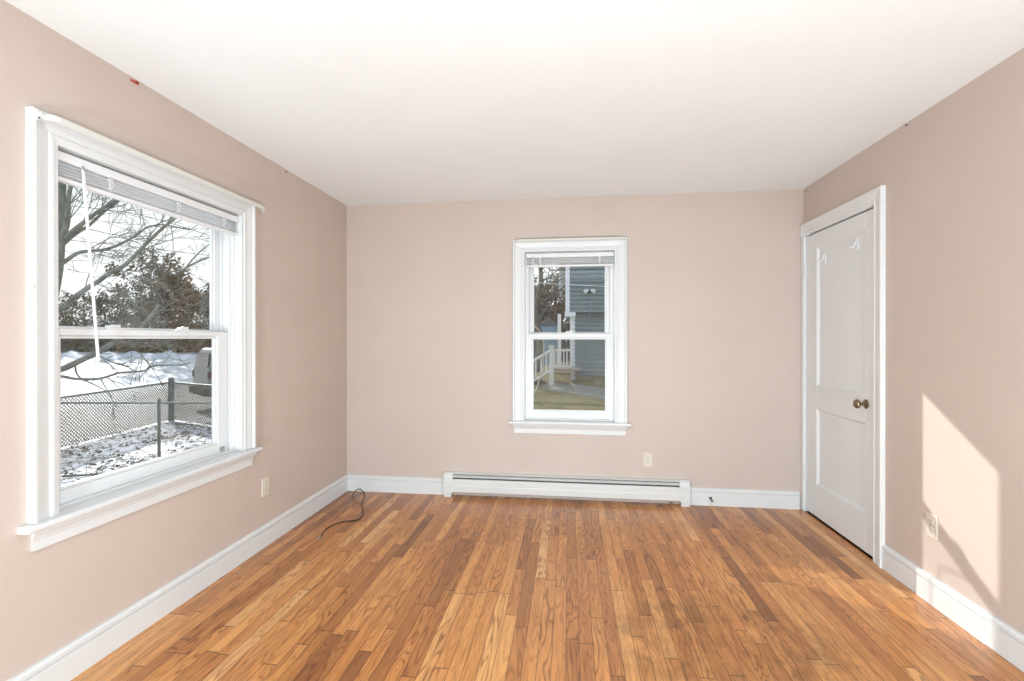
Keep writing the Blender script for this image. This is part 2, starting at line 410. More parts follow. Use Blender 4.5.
def curtain_rod(mp, u0, u1, z, label, h):
    r = empty('curtain_rod', mp((u0+u1)/2, z, .032), label, 'curtain rod')
    pr = .062; b = MB(mp)
    path = [(u0, .030)] + [(u0+.018+.03*(1-math.cos(a)) , .036+(pr-.036)*math.sin(a)) for a in (0, .5, 1., PI/2)]
    path += [(u1-.05, pr), (u1-.02, pr-.004), (u1-.004, pr-.016), (u1, .033)]
    vs = []; fs = []
    for i, (u, n) in enumerate(path):
        a = Vector(path[min(i+1, len(path)-1)])-Vector(path[max(i-1, 0)]); a.normalize(); nx, ny = -a.y, a.x
        for dz, o in ((-h, -.0015), (-h*.7, .003), (h*.7, .003), (h, -.0015)):
            vs.append((u+nx*o, z+dz, n+ny*o))
    for i in range(len(path)-1):
        for j in range(4): fs.append((i*4+j, i*4+(j+1) % 4, i*4+4+(j+1) % 4, i*4+4+j))
    fs += [(0, 1, 2, 3), tuple(len(vs)-4+j for j in range(4))]
    b.add(vs, fs); b.build('rod', M['rod'], r)
    for u, s in ((u0, 1), (u1, -1)):
        k = MB(mp).box(u-.006, u+.006, z-.02, z+.014, .028, .034); k.box(u-.004, u+.004, z-.008, z+.008, .030, .045)
        k.build('bracket', M['trim'], r, bevel=.001)
        k = MB(mp).lathe((u, z-.012, .034), (0, 0, 1), [(0, .003), (.002, .0025)], 8); k.lathe((u, z+.009, .034), (0, 0, 1), [(0, .0025), (.002, .002)], 8)
        k.build('screw', M['dark'], r)
    return r
curtain_rod(LW, -2.372, -1.150, WL['top']-.022, 'cream flat curtain rod across the top of the wide left window', .012)
curtain_rod(BW, 1.449, 2.330, WB['top']-.010, 'cream flat curtain rod across the top of the narrow back window', .008)

# ------------------------------------------------------------------ door in the right wall
d = empty('door_1', (W, -.44, 0), 'white two-panel door with antique brass knob in the right wall', kind='structure')
DY0, DY1, DT = -.838, -.048, 2.068
DCP = [(0, 0), (0, .020), (.004, .024), (.016, .024), (.022, .019), (.030, .0185), (.066, .014), (.074, .017), (.084, .012), (.09, 0)]
MB(RW).sweep(DCP, [(-.936, 0), (-.936, 2.165), (-.004, 2.165), (-.004, 2.07)], 1).build('casing', M['door'], d)
MB(RW).box(-.044, -.004, 0, 2.078, 0, .018).build('casing', M['door'], d, bevel=.002)
MB(RW).box(-.865, DY0-.003, 0, 2.078, -T, .0).box(DY1+.003, -.03, 0, 2.078, -T, .0).box(-.865, -.03, 2.075, 2.10, -T, 0).box(-.865, -.03, 0, 2.1, -T-.01, -T).build('jamb', M['door'], d)
def door_slab():
    b = MB(RW); n1, n0 = -.002, -.038
    y0, y1, z0, z1 = DY0, DY1, .014, DT-.004
    ys = (y0, -.752, -.172 - .02, y1); zs = (z0, .248, .790, .960, 1.955, z1)
    b.box(ys[0], ys[1], z0, z1, n0, n1); b.box(ys[2], ys[3], z0, z1, n0, n1)
    for a, c in ((z0, zs[1]), (zs[2], zs[3]), (zs[4], z1)): b.box(ys[1], ys[2], a, c, n0, n1)
    for a, c in ((zs[1], zs[2]), (zs[3], zs[4])):
        b.box(ys[1], ys[2], a, c, n0+.008, n1-.014)
        # sloped sticking round the panel
        b.sweep([(0, n1-.001), (0, n1-.015), (.014, n1-.0145), (.012, n1-.011), (.004, n1-.004)], [(ys[1], (a+c)/2), (ys[1], c), (ys[2], c), (ys[2], a), (ys[1], a), (ys[1], (a+c)/2)], 1)
    return b.build('door_slab', M['door'], d, bevel=.0015)
ds = door_slab()
k = MB(); kz, ky = .906, -.762
k.lathe((W+.002, ky, kz), (-1, 0, 0), [(0, .027), (.003, .0285), (.006, .026), (.009, .017), (.013, .012), (.030, .0095), (.036, .013), (.040, .021), (.046, .0265), (.053, .028), (.060, .025), (.066, .016), (.068, .004)], 28)
k.build('door_knob', M['brass'], d, smooth=40)
MB(RW).box(DY0+.001, DY0+.006, kz-.028, kz+.028, -.002, .0).build('latch_plate', M['trim'], d)
MB(RW).box(DY0-.004, DY0+.001, kz-.010, kz+.004, -.001, .002).build('strike', M['dark_gap'], d)
for z in (1.80, .29):
    h = MB(RW).box(DY1-.004, DY1+.010, z-.045, z+.045, -.001, .003)
    h.tube([(DY1+.001, z-.048, .006), (DY1+.001, z+.048, .006)], .006, 10)
    hh = h.build('hinge', M['trim'], d, smooth=40)
    s = MB(RW)
    for q in (-.036, 0, .036): s.lathe((DY1+.001, z+q, .011), (0, 0, 1), [(0, .0025), (.002, .0022)], 8)
    s.build('hinge_screw', M['dark_gap'], hh)

def hook(y, z, label):
    r = empty('coat_hook', (W-.003, y, z), label, 'hook', 'white hooks on the door')
    b = MB(RW); n = 20; vs = []; fs = []
    # rounded drop-shaped backplate
    ol = []
    for i in range(n):
        a = 2*PI*i/n; ol.append((math.sin(a)*.019*(1-.35*math.cos(a)), math.cos(a)*.036))
    for nn in (-.004+-.012, -.010): vs += [(y+a, z+c, nn) for a, c in ol]
    fs = [tuple(range(n)), tuple(range(n, 2*n))] + [(i, (i+1) % n, n+(i+1) % n, n+i) for i in range(n)]
    b.add(vs, fs); b.build('back_plate', M['door'], r)
    MB(RW).tube([(y, z+.02, -.010), (y, z-.002, -.006), (y, z-.020, .006), (y, z-.022, .016), (y, z-.010, .024)], [.005, .0055, .006, .006, .005], 8).build('hook_arm', M['door'], r, smooth=True)
hook(-.268, 1.865, 'white plastic hook on the upper door panel, nearer the hinges')
hook(-.640, 1.890, 'white plastic hook on the upper door panel, nearer the camera')

# ------------------------------------------------------------------ outlets
def outlet(mp, u, z, label, rot=0):
    r = empty('wall_outlet', mp(u, z, 0), label, 'outlet')
    MB(mp).box(u-.035, u+.035, z-.0575, z+.0575, -.001, .006).build('cover_plate', M['ivory'], r, bevel=.003)
    for dz in (-.020, .020):
        b = MB(mp); n = 20
        ol = [(max(-.0145, min(.0145, .0175*math.cos(2*PI*i/n))), .0165*math.sin(2*PI*i/n)) for i in range(n)]
        vs = [(u+a, z+dz+c, nn) for nn in (.004, .0085) for a, c in ol]
        b.add(vs, [tuple(range(n)), tuple(range(n, 2*n))] + [(i, (i+1) % n, n+(i+1) % n, n+i) for i in range(n)])
        f = b.build('receptacle', M['ivory'], r)
        s = MB(mp).box(u-.0075, u-.0055, z+dz-.001, z+dz+.008, .0084, .009).box(u+.0055, u+.0075, z+dz-.001, z+dz+.008, .0084, .009)
        s.lathe((u, z+dz-.009, .0084), (0, 0, 1), [(0, .0025), (.0006, .0025)], 10)
        s.build('slots', M['slot'], f)
    MB(mp).lathe((u, z, .006), (0, 0, 1), [(0, .003), (.0015, .0022)], 10).build('screw', M['steel'], r)
outlet(LW, -1.088, .372, 'ivory duplex outlet on the left wall, right of the wide window')
outlet(BW, 2.513, .340, 'ivory duplex outlet on the back wall above the heater')
outlet(RW, -1.283, .380, 'ivory duplex outlet on the right wall inside the sunlit patch')

# ------------------------------------------------------------------ baseboard heater
hx0, hx1 = .868, 2.822
r = empty('baseboard_heater', ((hx0+hx1)/2, 0, 0), 'long white metal baseboard heater under the back window', 'heater')
def xprof(name, x0, x1, prof, m, parent, bevel=0):
    k = len(prof); vs = [(x, -n, z) for x in (x0, x1) for n, z in prof]
    return MB().add(vs, [(j, (j+1) % k, k+(j+1) % k, k+j) for j in range(k)] + [tuple(range(k)), tuple(range(k, 2*k))]).build(name, m, parent, bevel)
c0, c1 = hx0+.074, hx1-.074
xprof('back_panel', c0, c1, [(0, .02), (0, .193), (.028, .193), (.046, .189), (.047, .186), (.028, .189), (.004, .189), (.004, .02)], M['heater'], r)
xprof('damper', c0, c1, [(.030, .170), (.056, .160), (.058, .163), (.032, .175)], M['heater'], r)
xprof('front_cover', c0, c1, [(.058, .148), (.062, .150), (.067, .146), (.066, .098), (.069, .092), (.066, .045), (.055, .036), (.053, .039), (.062, .047), (.064, .092), (.061, .098), (.062, .144)], M['heater'], r)
f = MB()
for i in range(80):
    x = c0+.02+i*(c1-c0-.04)/79; f.box(x-.001, x+.001, -.052, -.008, .070, .138)
f.tube([(c0, -.03, .10), (c1, -.03, .10)], .011, 10)
f.build('heating_fins', M['dark_gap'], r)
for a, c, s in ((hx0, c0+.004, -1), (c1-.004, hx1, 1)):
    xprof('end_cap', a, c, [(0, .034), (0, .197), (.040, .197), (.058, .184), (.071, .156), (.071, .098), (.074, .092), (.072, .036)], M['heater'], r, .002)
    xprof('cap_foot', a+(.004 if s < 0 else .012), c-(.012 if s < 0 else .004), [(.004, .0), (.004, .036), (.066, .036), (.064, .0)], M['heater'], r, .001)
MB().tube([(c1-.06, -.035, .0), (c1-.06, -.035, .10)], .008, 10).build('copper_pipe', M['copper'], r)

# door stop screwed to the baseboard
r = empty('door_stop', (2.985, -.016, .055), 'small dark door stop with white rubber tip on the back baseboard', 'door stop')
b = MB().lathe((2.985, -.016, .062), (.1, -1, -.45), [(0, .012), (.004, .011), (.006, .006), (.045, .005), (.048, .008)], 12); b.build('shaft', M['dark_gap'], r, smooth=40)
b = MB().lathe((2.990, -.062, .040), (.1, -1, -.45), [(0, .009), (.012, .010), (.018, .008)], 12); b.build('tip', M['vinyl'], r, smooth=40)

# brown coax lead on the floor
r = empty('coaxial_cable', (.30, -.6, 0), 'thin brown coaxial cable curling across the floor in the far left corner', 'cable')
def catmull(P, n=8):
    P = [Vector(p) for p in P]; Q = [P[0]*2-P[1]]+P+[P[-1]*2-P[-2]]; o = []
    for i in range(1, len(Q)-2):
        for j in range(n):
            t = j/n; a, b_, c, e_ = Q[i-1], Q[i], Q[i+1], Q[i+2]
            o.append(.5*((2*b_)+(c-a)*t+(2*a-5*b_+4*c-e_)*t*t+(3*b_-a-3*c+e_)*t*t*t))
    o.append(P[-1]); return o
def fl(x, y, z=.004):
    dv = px(x, y, 1)-CAM; k = (z-CAM.z)/dv.z; return CAM+dv*k
cp = [fl(352, 497, .012), fl(353.5, 493, .018), px(357, 489.8, 3.70), px(361, 489.5, 3.62), fl(364.4, 495, .03), fl(361.8, 504, .012), fl(363, 514), fl(357.4, 519.8), fl(341, 522), fl(326.6, 528.6), fl(320.5, 536.5)]
MB().tube(catmull(cp), .0042, 8).build('cable_jacket', M['cable'], r, smooth=True)
MB().tube(catmull([cp[0], fl(354, 499.5, .004), fl(358, 502, .003), fl(361, 502.8, .004)]), .0014, 6).build('bare_wire', M['copper'], r)
e0 = cp[-1]; dv = (fl(318, 540.5)-e0).normalized()
MB().lathe(e0+Vector((0, 0, .002)), dv, [(0, .0048), (.012, .0048), (.013, .0062), (.024, .0062), (.025, .004)], 10).build('connector', M['steel'], r, smooth=30)

# small bits on the walls
def nail(p, n, label, m='dark', nm='nail'):
    tag(MB().lathe(p, n, [(0, .0018), (.010, .0018), (.0102, .0045), (.012, .004)], 8).build(nm, M[m]), label, 'nail')
def wallpt(x, y, ax, v):
    dv = px(x, y, 1)-CAM; k = (v-CAM[ax])/dv[ax]; return CAM+dv*k
nail(wallpt(285, 172, 0, 0), (1, 0, 0), 'small dark nail high on the left wall near the ceiling')
nail(wallpt(908, 125, 0, W), (-1, 0, 0), 'small dark nail on the right wall near the ceiling, nearer the camera')
nail(wallpt(807.5, 191, 0, W), (-1, 0, 0), 'small dark nail at the top of the far right corner')
nail(wallpt(709, 211, 1, 0), (0, -1, 0), 'small nail high on the back wall right of the window', 'rod')
t_ = wallpt(134, 82, 0, 0)
b = MB().box(-.001, .003, -.018, .016, -.004, .005).box(-.001, .003, .006, .022, .001, .010)
o = tag(b.build('tape_scrap', M['red']), 'tiny red scrap of tape on the left wall above the window', 'tape'); o.location = t_

# ------------------------------------------------------------------ fill lights added behind the camera, out of view
COOL = (.755, .915, 1.0)
def ceiling_fill(x, y, power):  # unseen overhead fill, added to brighten walls and floor
    r = empty('ceiling_fill_light', (x, y, H), kind='structure')
    MB().lathe((x, y, H), (0, 0, -1), [(0, .15), (.012, .15), (.02, .14), (.024, .05)], 32).build('base', M['trim'], r, smooth=40)
    L = bpy.data.lights.new('fill_light', 'AREA'); L.shape = 'DISK'; L.size = .3; L.energy = power; L.color = COOL
    o = bpy.data.objects.new('fill_light', L); COL.objects.link(o); o.location = (x, y, H-.03)
def fill_uplight(x, y, power, aim, label):
    """added fill light, out of view: flood can tilted up at the ceiling"""
    p = Vector((x, y, .34)); dv = (Vector(aim)-p).normalized()
    r = empty('floor_fill_light', (x, y, 0), label, 'fill_light')
    MB().lathe((x, y, 0), (0, 0, 1), [(0, .13), (.015, .13), (.02, .02), (.28, .012)], 24).build('stand', M['vinyl'], r, smooth=40)
    MB().lathe(p-dv*.16, dv, [(0, .07), (.02, .12), (.15, .25), (.15, .24), (.03, .10)], 24).build('reflector', M['vinyl'], r, smooth=40)
    L = bpy.data.lights.new('fill_disk', 'AREA'); L.shape = 'DISK'; L.size = .44; L.energy = power; L.color = COOL
    o = bpy.data.objects.new('fill_disk', L); COL.objects.link(o); o.location = p+dv*.0; o.rotation_euler = dv.to_track_quat('-Z', 'Y').to_euler()
ceiling_fill(1.83, -3.0, 18)
fill_uplight(.96, -4.8, 73, (1.5, -1.2, H), 'fill light added behind the camera, left of the two')
fill_uplight(2.84, -4.8, 73, (2.3, -1.2, H), 'fill light added behind the camera, right of the two')

# ================================================================== OUTSIDE
def sm(a, b, x):
    t = max(0, min(1, (x-a)/(b-a))); return t*t*(3-2*t)
def gz(x, y):
    """ground height: low street side on the left, rising yard behind the house"""
    h = -.50 + .62*sm(5, 11, y)
    return -1.04 + (h+1.04)*sm(-3.2, -1.2, x) + 1.55*sm(14.5, 33, (x-CAM.x)*-.121+(y-CAM.y)*.993)*(1-sm(-3.2, -1.2, x))
def ground(name, x0, x1, y0, y1, nx, ny, m, kind):
    vs = []; fs = []
    for i in range(nx+1):
        for j in range(ny+1):
            x = x0+(x1-x0)*i/nx; y = y0+(y1-y0)*j/ny
            vs.append((x, y, gz(x, y)+random.uniform(-.012, .012)))
    for i in range(nx):
        for j in range(ny):
            a = i*(ny+1)+j; fs.append((a, a+ny+1, a+ny+2, a+1))
    o = MB().add(vs, fs).build(name, m, recalc=False)
    for p in o.data.polygons: p.use_smooth = True
    return tag(o, kind=kind)
def snow_mat():
    m = mat('snow_with_leaf_litter', (.8, .82, .85), .6); k = N(m); p = k.pos()
    sp = k.n('ShaderNodeSeparateXYZ', {0: p}); X, Y = sp.outputs[0], sp.outputs[1]
    a = k.noise(p, 7.0, 6, .8); b = k.noise(p, .55, 3, .6)
    # litter lies inside the fenced yard, the street beyond is packed snow
    yard = k.math('MULTIPLY', k.n('ShaderNodeMapRange', {'Value': X, 'From Min': -9.6, 'From Max': -8.6}).outputs[0],
                  k.n('ShaderNodeMapRange', {'Value': Y, 'From Min': 8.6, 'From Max': 7.6}).outputs[0])
    thr = k.math('ADD', a, k.math('MULTIPLY', k.math('SUBTRACT', b, .5), .35))
    lit = k.math('MULTIPLY', k.ramp(thr, [(.50, 0.), (.54, 1.)]), yard)
    lc = k.ramp(k.noise(p, 23.0, 3, .6), [(.35, (.06, .045, .03)), (.55, (.20, .15, .10)), (.7, (.30, .20, .12))])
    st = k.mix(k.ramp(k.noise(p, 1.2, 5, .7, .6), [(.4, 0.), (.65, 1.)]), (.86, .87, .88), (.62, .63, .62))
    xb = k.math('ADD', X, k.math('MULTIPLY', k.noise(p, .9, 4, .6), 2.4))
    grey_band = k.math('MULTIPLY', k.n('ShaderNodeMapRange', {'Value': X, 'From Min': -9.3, 'From Max': -9.7}).outputs[0],
                   k.n('ShaderNodeMapRange', {'Value': xb, 'From Min': -14.2, 'From Max': -13.0}).outputs[0])
    st = k.mix(k.math('MULTIPLY', grey_band, .85), st, (.36, .35, .29))  # greyer band of ground just past the street fence
    c = k.mix(lit, k.mix(yard, st, (.86, .88, .92)), lc)
    k.col(c); k.bump(a, .5, .04); return m
def lawn_mat():
    m = mat('winter_lawn', (.2, .17, .08), .9); k = N(m); p = k.pos()
    c = k.ramp(k.noise(p, 1.3, 6, .7), [(.3, (.28, .22, .10)), (.5, (.42, .34, .16)), (.72, (.52, .43, .23))])
    c = k.mix(k.ramp(k.noise(p, 14, 4, .7), [(.4, 0.), (.65, .5)]), c, (.13, .12, .06))
    k.col(c); k.bump(k.noise(p, 40, 4, .7), .6, .03); return m
M['snow'] = snow_mat(); M['lawn'] = lawn_mat()
ground('snow_ground', -90, -2.5, -20, 110, 150, 180, M['snow'], 'structure')
ground('lawn_ground', -2.5, 60, .16, 110, 90, 150, M['lawn'], 'structure')

def noisy(name, c1, c2, scale=6, rough=.9, stretch=None):
    m = mat(name, c1, rough); k = N(m); p = k.pos()
    k.col(k.ramp(k.noise(p, scale, 4, .65), [(.32, c1), (.68, c2)])); k.bump(k.noise(p, scale*4, 3), .4, .01); return m
M['bark'] = noisy('grey_green_bark', (.11, .12, .10), (.30, .32, .27), 7)
M['bark2'] = noisy('brown_bark', (.10, .085, .065), (.20, .17, .13), 5)
M['leaf_oak'] = noisy('dry_oak_leaves', (.07, .05, .03), (.22, .15, .08), 3)
M['leaf_olive'] = noisy('olive_evergreen', (.06, .065, .035), (.21, .20, .12), 2.2)
M['leaf_rust'] = noisy('rusty_leaves', (.13, .08, .04), (.30, .21, .11), 2.5)
M['fence'] = mat('green_grey_fence_metal', (.17, .20, .18), .5, .4)
M['wire'] = mat('rusty_chain_link_wire', (.12, .11, .08), .7)

def twigs(b, p, d, L, r, depth, rng, leaves=None, lsize=.05, lnum=3, droop=0.0):
    """one branch that bends and carries smaller ones"""
    n = 4 if depth else 3; pts = [p]; q = p.copy(); dd = d.copy()
    for i in range(n):
        dd = (dd + Vector((rng.uniform(-1, 1), rng.uniform(-1, 1), rng.uniform(-.8, .8)+droop))*.22).normalized()
        q = q + dd*(L/n); pts.append(q.copy())
    b.tube(pts, [max(.004, r*(1-.75*i/n)) for i in range(n+1)], 5 if depth > 1 else 3, cap=False)
    if depth > 0:
        for c in range(rng.randint(3, 5)):
            t = rng.uniform(.25, 1.0)*n; i = min(int(t), n-1); s0 = pts[i].lerp(pts[i+1], t-i)
            ax = Vector((rng.uniform(-1, 1), rng.uniform(-1, 1), rng.uniform(-.7, 1))).normalized()
            nd = (dd*.75 + ax*.8).normalized()
            twigs(b, s0, nd, L*rng.uniform(.45, .7), r*.5, depth-1, rng, leaves, lsize, lnum, droop)
    if leaves is not None and depth <= 1:
        for c in range(lnum):
            s0 = pts[-1].lerp(pts[0], rng.random()*.7)
            leafquad(leaves, s0 + Vector((rng.gauss(0, lsize), rng.gauss(0, lsize), rng.gauss(0, lsize))), lsize*rng.uniform(.6, 1.3), rng)
def leafquad(b, c, s, rng):
    a = Vector((rng.gauss(0, 1), rng.gauss(0, 1), rng.gauss(0, 1))).normalized(); o = a.orthogonal().normalized(); w = a.cross(o)
    b.add([c-o*s, c-w*s*.45, c+o*s, c+w*s*.45], [(0, 1, 2, 3)])

# ---- the near bare tree whose limbs cross the left window
rng = random.Random(3)
r = empty('bare_tree', px(40, 480, 8.6), 'large bare grey-green tree whose trunk and limbs cross the wide left window', 'tree')
base = px(30, 470, 8.2); base.z = gz(base.x, base.y)-.05
tr = [base, px(36, 400, 8.2), px(43, 330, 8.1), px(51, 285, 8.0), px(55, 262, 8.0), px(57, 235, 8.0), px(58, 215, 8.0), px(59, 183, 8.0), px(60, 120, 8.0), px(64, 40, 8.1), px(72, -60, 8.3)]
MB().tube(catmull(tr, 3), [.15*(1-.55*i/30) for i in range(31)], 12).build('trunk', M['bark'], r, smooth=True)
limbs = [
 ([(60, 252, 8.0), (63, 236, 7.95), (67, 222, 7.9), (68, 206, 7.9), (70, 190, 7.9), (76, 170, 7.9), (80, 130, 8)], .055),
 ([(61, 242, 8.0), (73, 231, 7.9), (87, 220, 7.8), (100, 210, 7.7), (114, 201, 7.6), (135, 186, 7.5), (160, 165, 7.4)], .040),
 ([(61, 246, 8.0), (75, 234, 8.1), (88, 226, 8.2), (105, 211, 8.3), (118, 202, 8.4), (140, 180, 8.5)], .034),
 ([(59, 266, 8.0), (67, 260, 8.0), (78, 253, 8.0), (90, 251, 8.1), (102, 250, 8.2), (116, 246, 8.3), (130, 239, 8.4), (138, 234, 8.5), (146, 228, 8.6), (157, 225, 8.7), (166, 225, 8.8), (190, 230, 8.9)], .034),
 ([(48, 320, 8.05), (57, 312, 7.9), (71, 300, 7.7), (89, 287, 7.5), (99, 281, 7.4), (111, 272, 7.3), (125, 265, 7.2), (142, 248, 7.1), (154, 236, 7.0), (163, 228, 7.0), (175, 217, 7.0), (195, 198, 7.0)], .044),
 ([(45, 375, 8.1), (65, 368, 7.8), (75.5, 363, 7.6), (94, 354, 7.4), (110, 345, 7.2), (121, 338, 7.1), (140, 328, 7.0), (159, 305, 6.9)], .058),
 ([(42, 374, 8.1), (65, 377, 7.7), (77, 379, 7.5), (96, 379, 7.2), (106, 377, 7.1), (119, 373, 7.0), (131, 372, 6.9), (145, 370.5, 6.9), (153, 366, 6.8), (179, 365, 6.8), (190, 363, 6.8)], .026),
 ([(75, 364, 7.6), (76.5, 373, 7.55), (82, 379, 7.5), (92, 383.5, 7.4), (100, 387.5, 7.3), (108.5, 393, 7.3), (113, 401, 7.3), (119, 411, 7.2)], .015),
 ([(101, 379, 7.15), (105, 386.5, 7.1), (110.5, 395, 7.1), (113, 404, 7.1), (112, 416, 7.1)], .010),
 ([(95, 354, 7.4), (112, 362, 7.3), (124, 366, 7.3), (136, 371, 7.2)], .013),
 ([(104, 361, 7.4), (112, 366, 7.3), (118, 372, 7.2)], .009),
 ([(108, 378, 7.1), (114, 383, 7.1), (122, 390, 7.0)], .009),
]
lb = MB()
for P, rad in limbs:
    q = catmull([px(*a) for a in P], 4); m_ = len(q)
    MB().tube(q, [max(.006, rad*(1-.72*i/m_)) for i in range(m_)], 8).build('limb', M['bark'], r, smooth=True)
    for j in range(1 if rad < .03 else 9):
        i = rng.randrange(m_//4, m_-1); dd = (q[min(i+1, m_-1)]-q[i]).normalized()
        ax = Vector((rng.uniform(-.4, .9), rng.uniform(-.6, .6), rng.uniform(-.7, 1)))
        twigs(lb, q[i], (dd*.6+ax*.7).normalized(), rng.uniform(.5, 1.3)*(.4 if rad < .03 else 1), .009, 2 if rad >= .03 else 1, rng)
tw = lb.build('twigs', M['bark'], r, recalc=False); tw['kind'] = 'stuff'

def gp(xx, d):
    p = px(xx, 340, d); p.z = gz(p.x, p.y); return p
# ---- a second bare tree at the right of that view
r = empty('bare_tree', gp(146, 34), 'slim bare tree rising at the right side of the wide left window view', 'tree')
q = catmull([gp(146, 34)-Vector((0, 0, .1)), px(148, 320, 34), px(150, 298, 34), px(159, 284, 34), px(173, 277, 33.6), px(186, 268, 33.2), px(197, 262, 33), px(210, 257, 32.7), px(228, 250, 32)], 4)
MB().tube(q, [.13*(1-.75*i/len(q)) for i in range(len(q))], 8).build('trunk', M['bark'], r, smooth=True)
q2 = catmull([px(186, 268, 33.2), px(192, 260, 33), px(202, 250, 33), px(212, 243, 33), px(226, 238, 33)], 4)
MB().tube(q2, [.06*(1-.6*i/len(q2)) for i in range(len(q2))], 6).build('limb', M['bark'], r, smooth=True)
lb = MB()
for j in range(22):
    i = rng.randrange(6, len(q)-1); twigs(lb, q[i], Vector((rng.uniform(-.2, 1), rng.uniform(-.5, .5), rng.uniform(-.5, 1))).normalized(), rng.uniform(.8, 2.0), .014, 2, rng)
lb.build('twigs', M['bark'], r, recalc=False)['kind'] = 'stuff'

# ---- trees and thickets further off
def tree(x, y, h, spread, seed, label, leafm, lnum, lsize, nb=14, depth=2, trunk=.12, low=.25, droop=0, name='tree', grp=None, barkm='bark2'):
    rg = random.Random(seed); z = gz(x, y)
    r = empty(name, (x, y, z), label, 'tree', grp)
    top = [Vector((x, y, z-.1))]
    for i in range(1, 6): top.append(Vector((x+rg.uniform(-.1, .1)*h*.3, y+rg.uniform(-.1, .1)*h*.3, z+h*.85*i/5)))
    q = catmull(top, 3); MB().tube(q, [trunk*(1-.85*i/len(q)) for i in range(len(q))], 7).build('trunk', M[barkm], r, smooth=True)
    b = MB(); lv = MB() if leafm else None
    for k in range(nb):
        t = low+(1-low)*(k+rg.random())/nb; i = min(int(t*(len(q)-1)), len(q)-2); p = q[i]
        a = rg.uniform(0, 2*PI); d_ = Vector((math.cos(a), math.sin(a), rg.uniform(.1, .8)+droop)).normalized()
        twigs(b, p, d_, spread*(1.05-.5*t)*rg.uniform(.7, 1.1), trunk*.4*(1.1-t), depth, rg, lv, lsize, lnum)
    b.build('branches', M[barkm], r, recalc=False)
    if lv: lv.build('foliage', M[leafm], r, recalc=False)
    return r
def lefttree(pxx, d, h, spread, seed, label, **k):
    p = px(pxx, 340, d); return tree(p.x, p.y, h, spread, seed, label, **k)
lefttree(152, 34, 7.6, 2.9, 11, 'oak keeping its brown leaves, tallest in the wide left window view', leafm='leaf_oak', lnum=7, lsize=.15, nb=18, trunk=.16, low=.3)
for i, (xx, d, h, sp_, lab, lm, ln, ls_) in enumerate([
    (62, 36, 5.8, 3.0, 'twiggy thicket tree at the far left of the left window view', 'leaf_olive', 3, .12),
    (84, 33, 5.4, 2.8, 'twiggy olive tree behind the window wand', 'leaf_olive', 4, .12),
    (104, 38, 5.6, 3.0, 'grey-brown thicket tree right of the window wand', 'leaf_oak', 4, .13),
    (124, 35, 5.5, 2.8, 'brown thicket tree left of the tall oak', 'leaf_olive', 6, .13),
    (145, 40, 6.5, 3.2, 'dense brown thicket tree directly behind the tall oak', 'leaf_oak', 6, .15),
    (168, 34, 7.4, 2.8, 'rusty leaved tree right of the tall oak', 'leaf_rust', 7, .14),
    (184, 38, 7.0, 3.2, 'olive thicket tree second from the right in the left window view', 'leaf_olive', 6, .15),
    (204, 34, 6.4, 3.0, 'rusty brown thicket tree at the far right of the left window view', 'leaf_rust', 6, .14),
    (225, 36, 6.4, 3.0, 'thicket tree beyond the right edge of the left window view', 'leaf_olive', 5, .15)]):
    lefttree(xx, d, h-1.3, sp_*.8, 40+i, lab, leafm=lm, lnum=ln, lsize=ls_, nb=14, low=.12, trunk=.10, grp='thicket trees across the street')
# hedge along the far side of the street
def hedge(name, p0, p1, h, w, m, label, n, seed, ls=.16):
    rg = random.Random(seed); b = MB(); st = MB()
    for i in range(n):
        t = rg.random(); c = p0.lerp(p1, t); hh = h*(.75+.25*math.sin(t*23+seed)+.12*math.sin(t*61))
        zz = rg.random()**.8*hh; ww = w*math.sqrt(max(0, 1-(zz/hh)**2*.8))
        c = c+Vector((rg.gauss(0, ww*.4), rg.gauss(0, ww*.4), zz)); leafquad(b, c, ls*rg.uniform(.6, 1.4), rg)
    for i in range(60):
        c = p0.lerp(p1, rg.random()); twigs(st, c, Vector((rg.uniform(-.3, .3), rg.uniform(-.3, .3), 1)).normalized(), h*1.1, .03, 1, rg)
    r = empty(name, p0.lerp(p1, .5), label, 'hedge'); b.build('foliage', m, r, recalc=False)['kind'] = 'stuff'; st.build('stems', M['bark2'], r, recalc=False)['kind'] = 'stuff'
def gp(xx, d):
    p = px(xx, 340, d); p.z = gz(p.x, p.y); return p
hedge('hedge', gp(40, 31.5), gp(126, 31.5), 1.5, 1.2, M['leaf_olive'], 'dark olive hedge along the far side of the street, left half', 5200, 1)
hedge('hedge', gp(127, 31), gp(232, 31), 1.8, 1.2, M['leaf_rust'], 'brown hedge along the far side of the street, right half', 6000, 5)
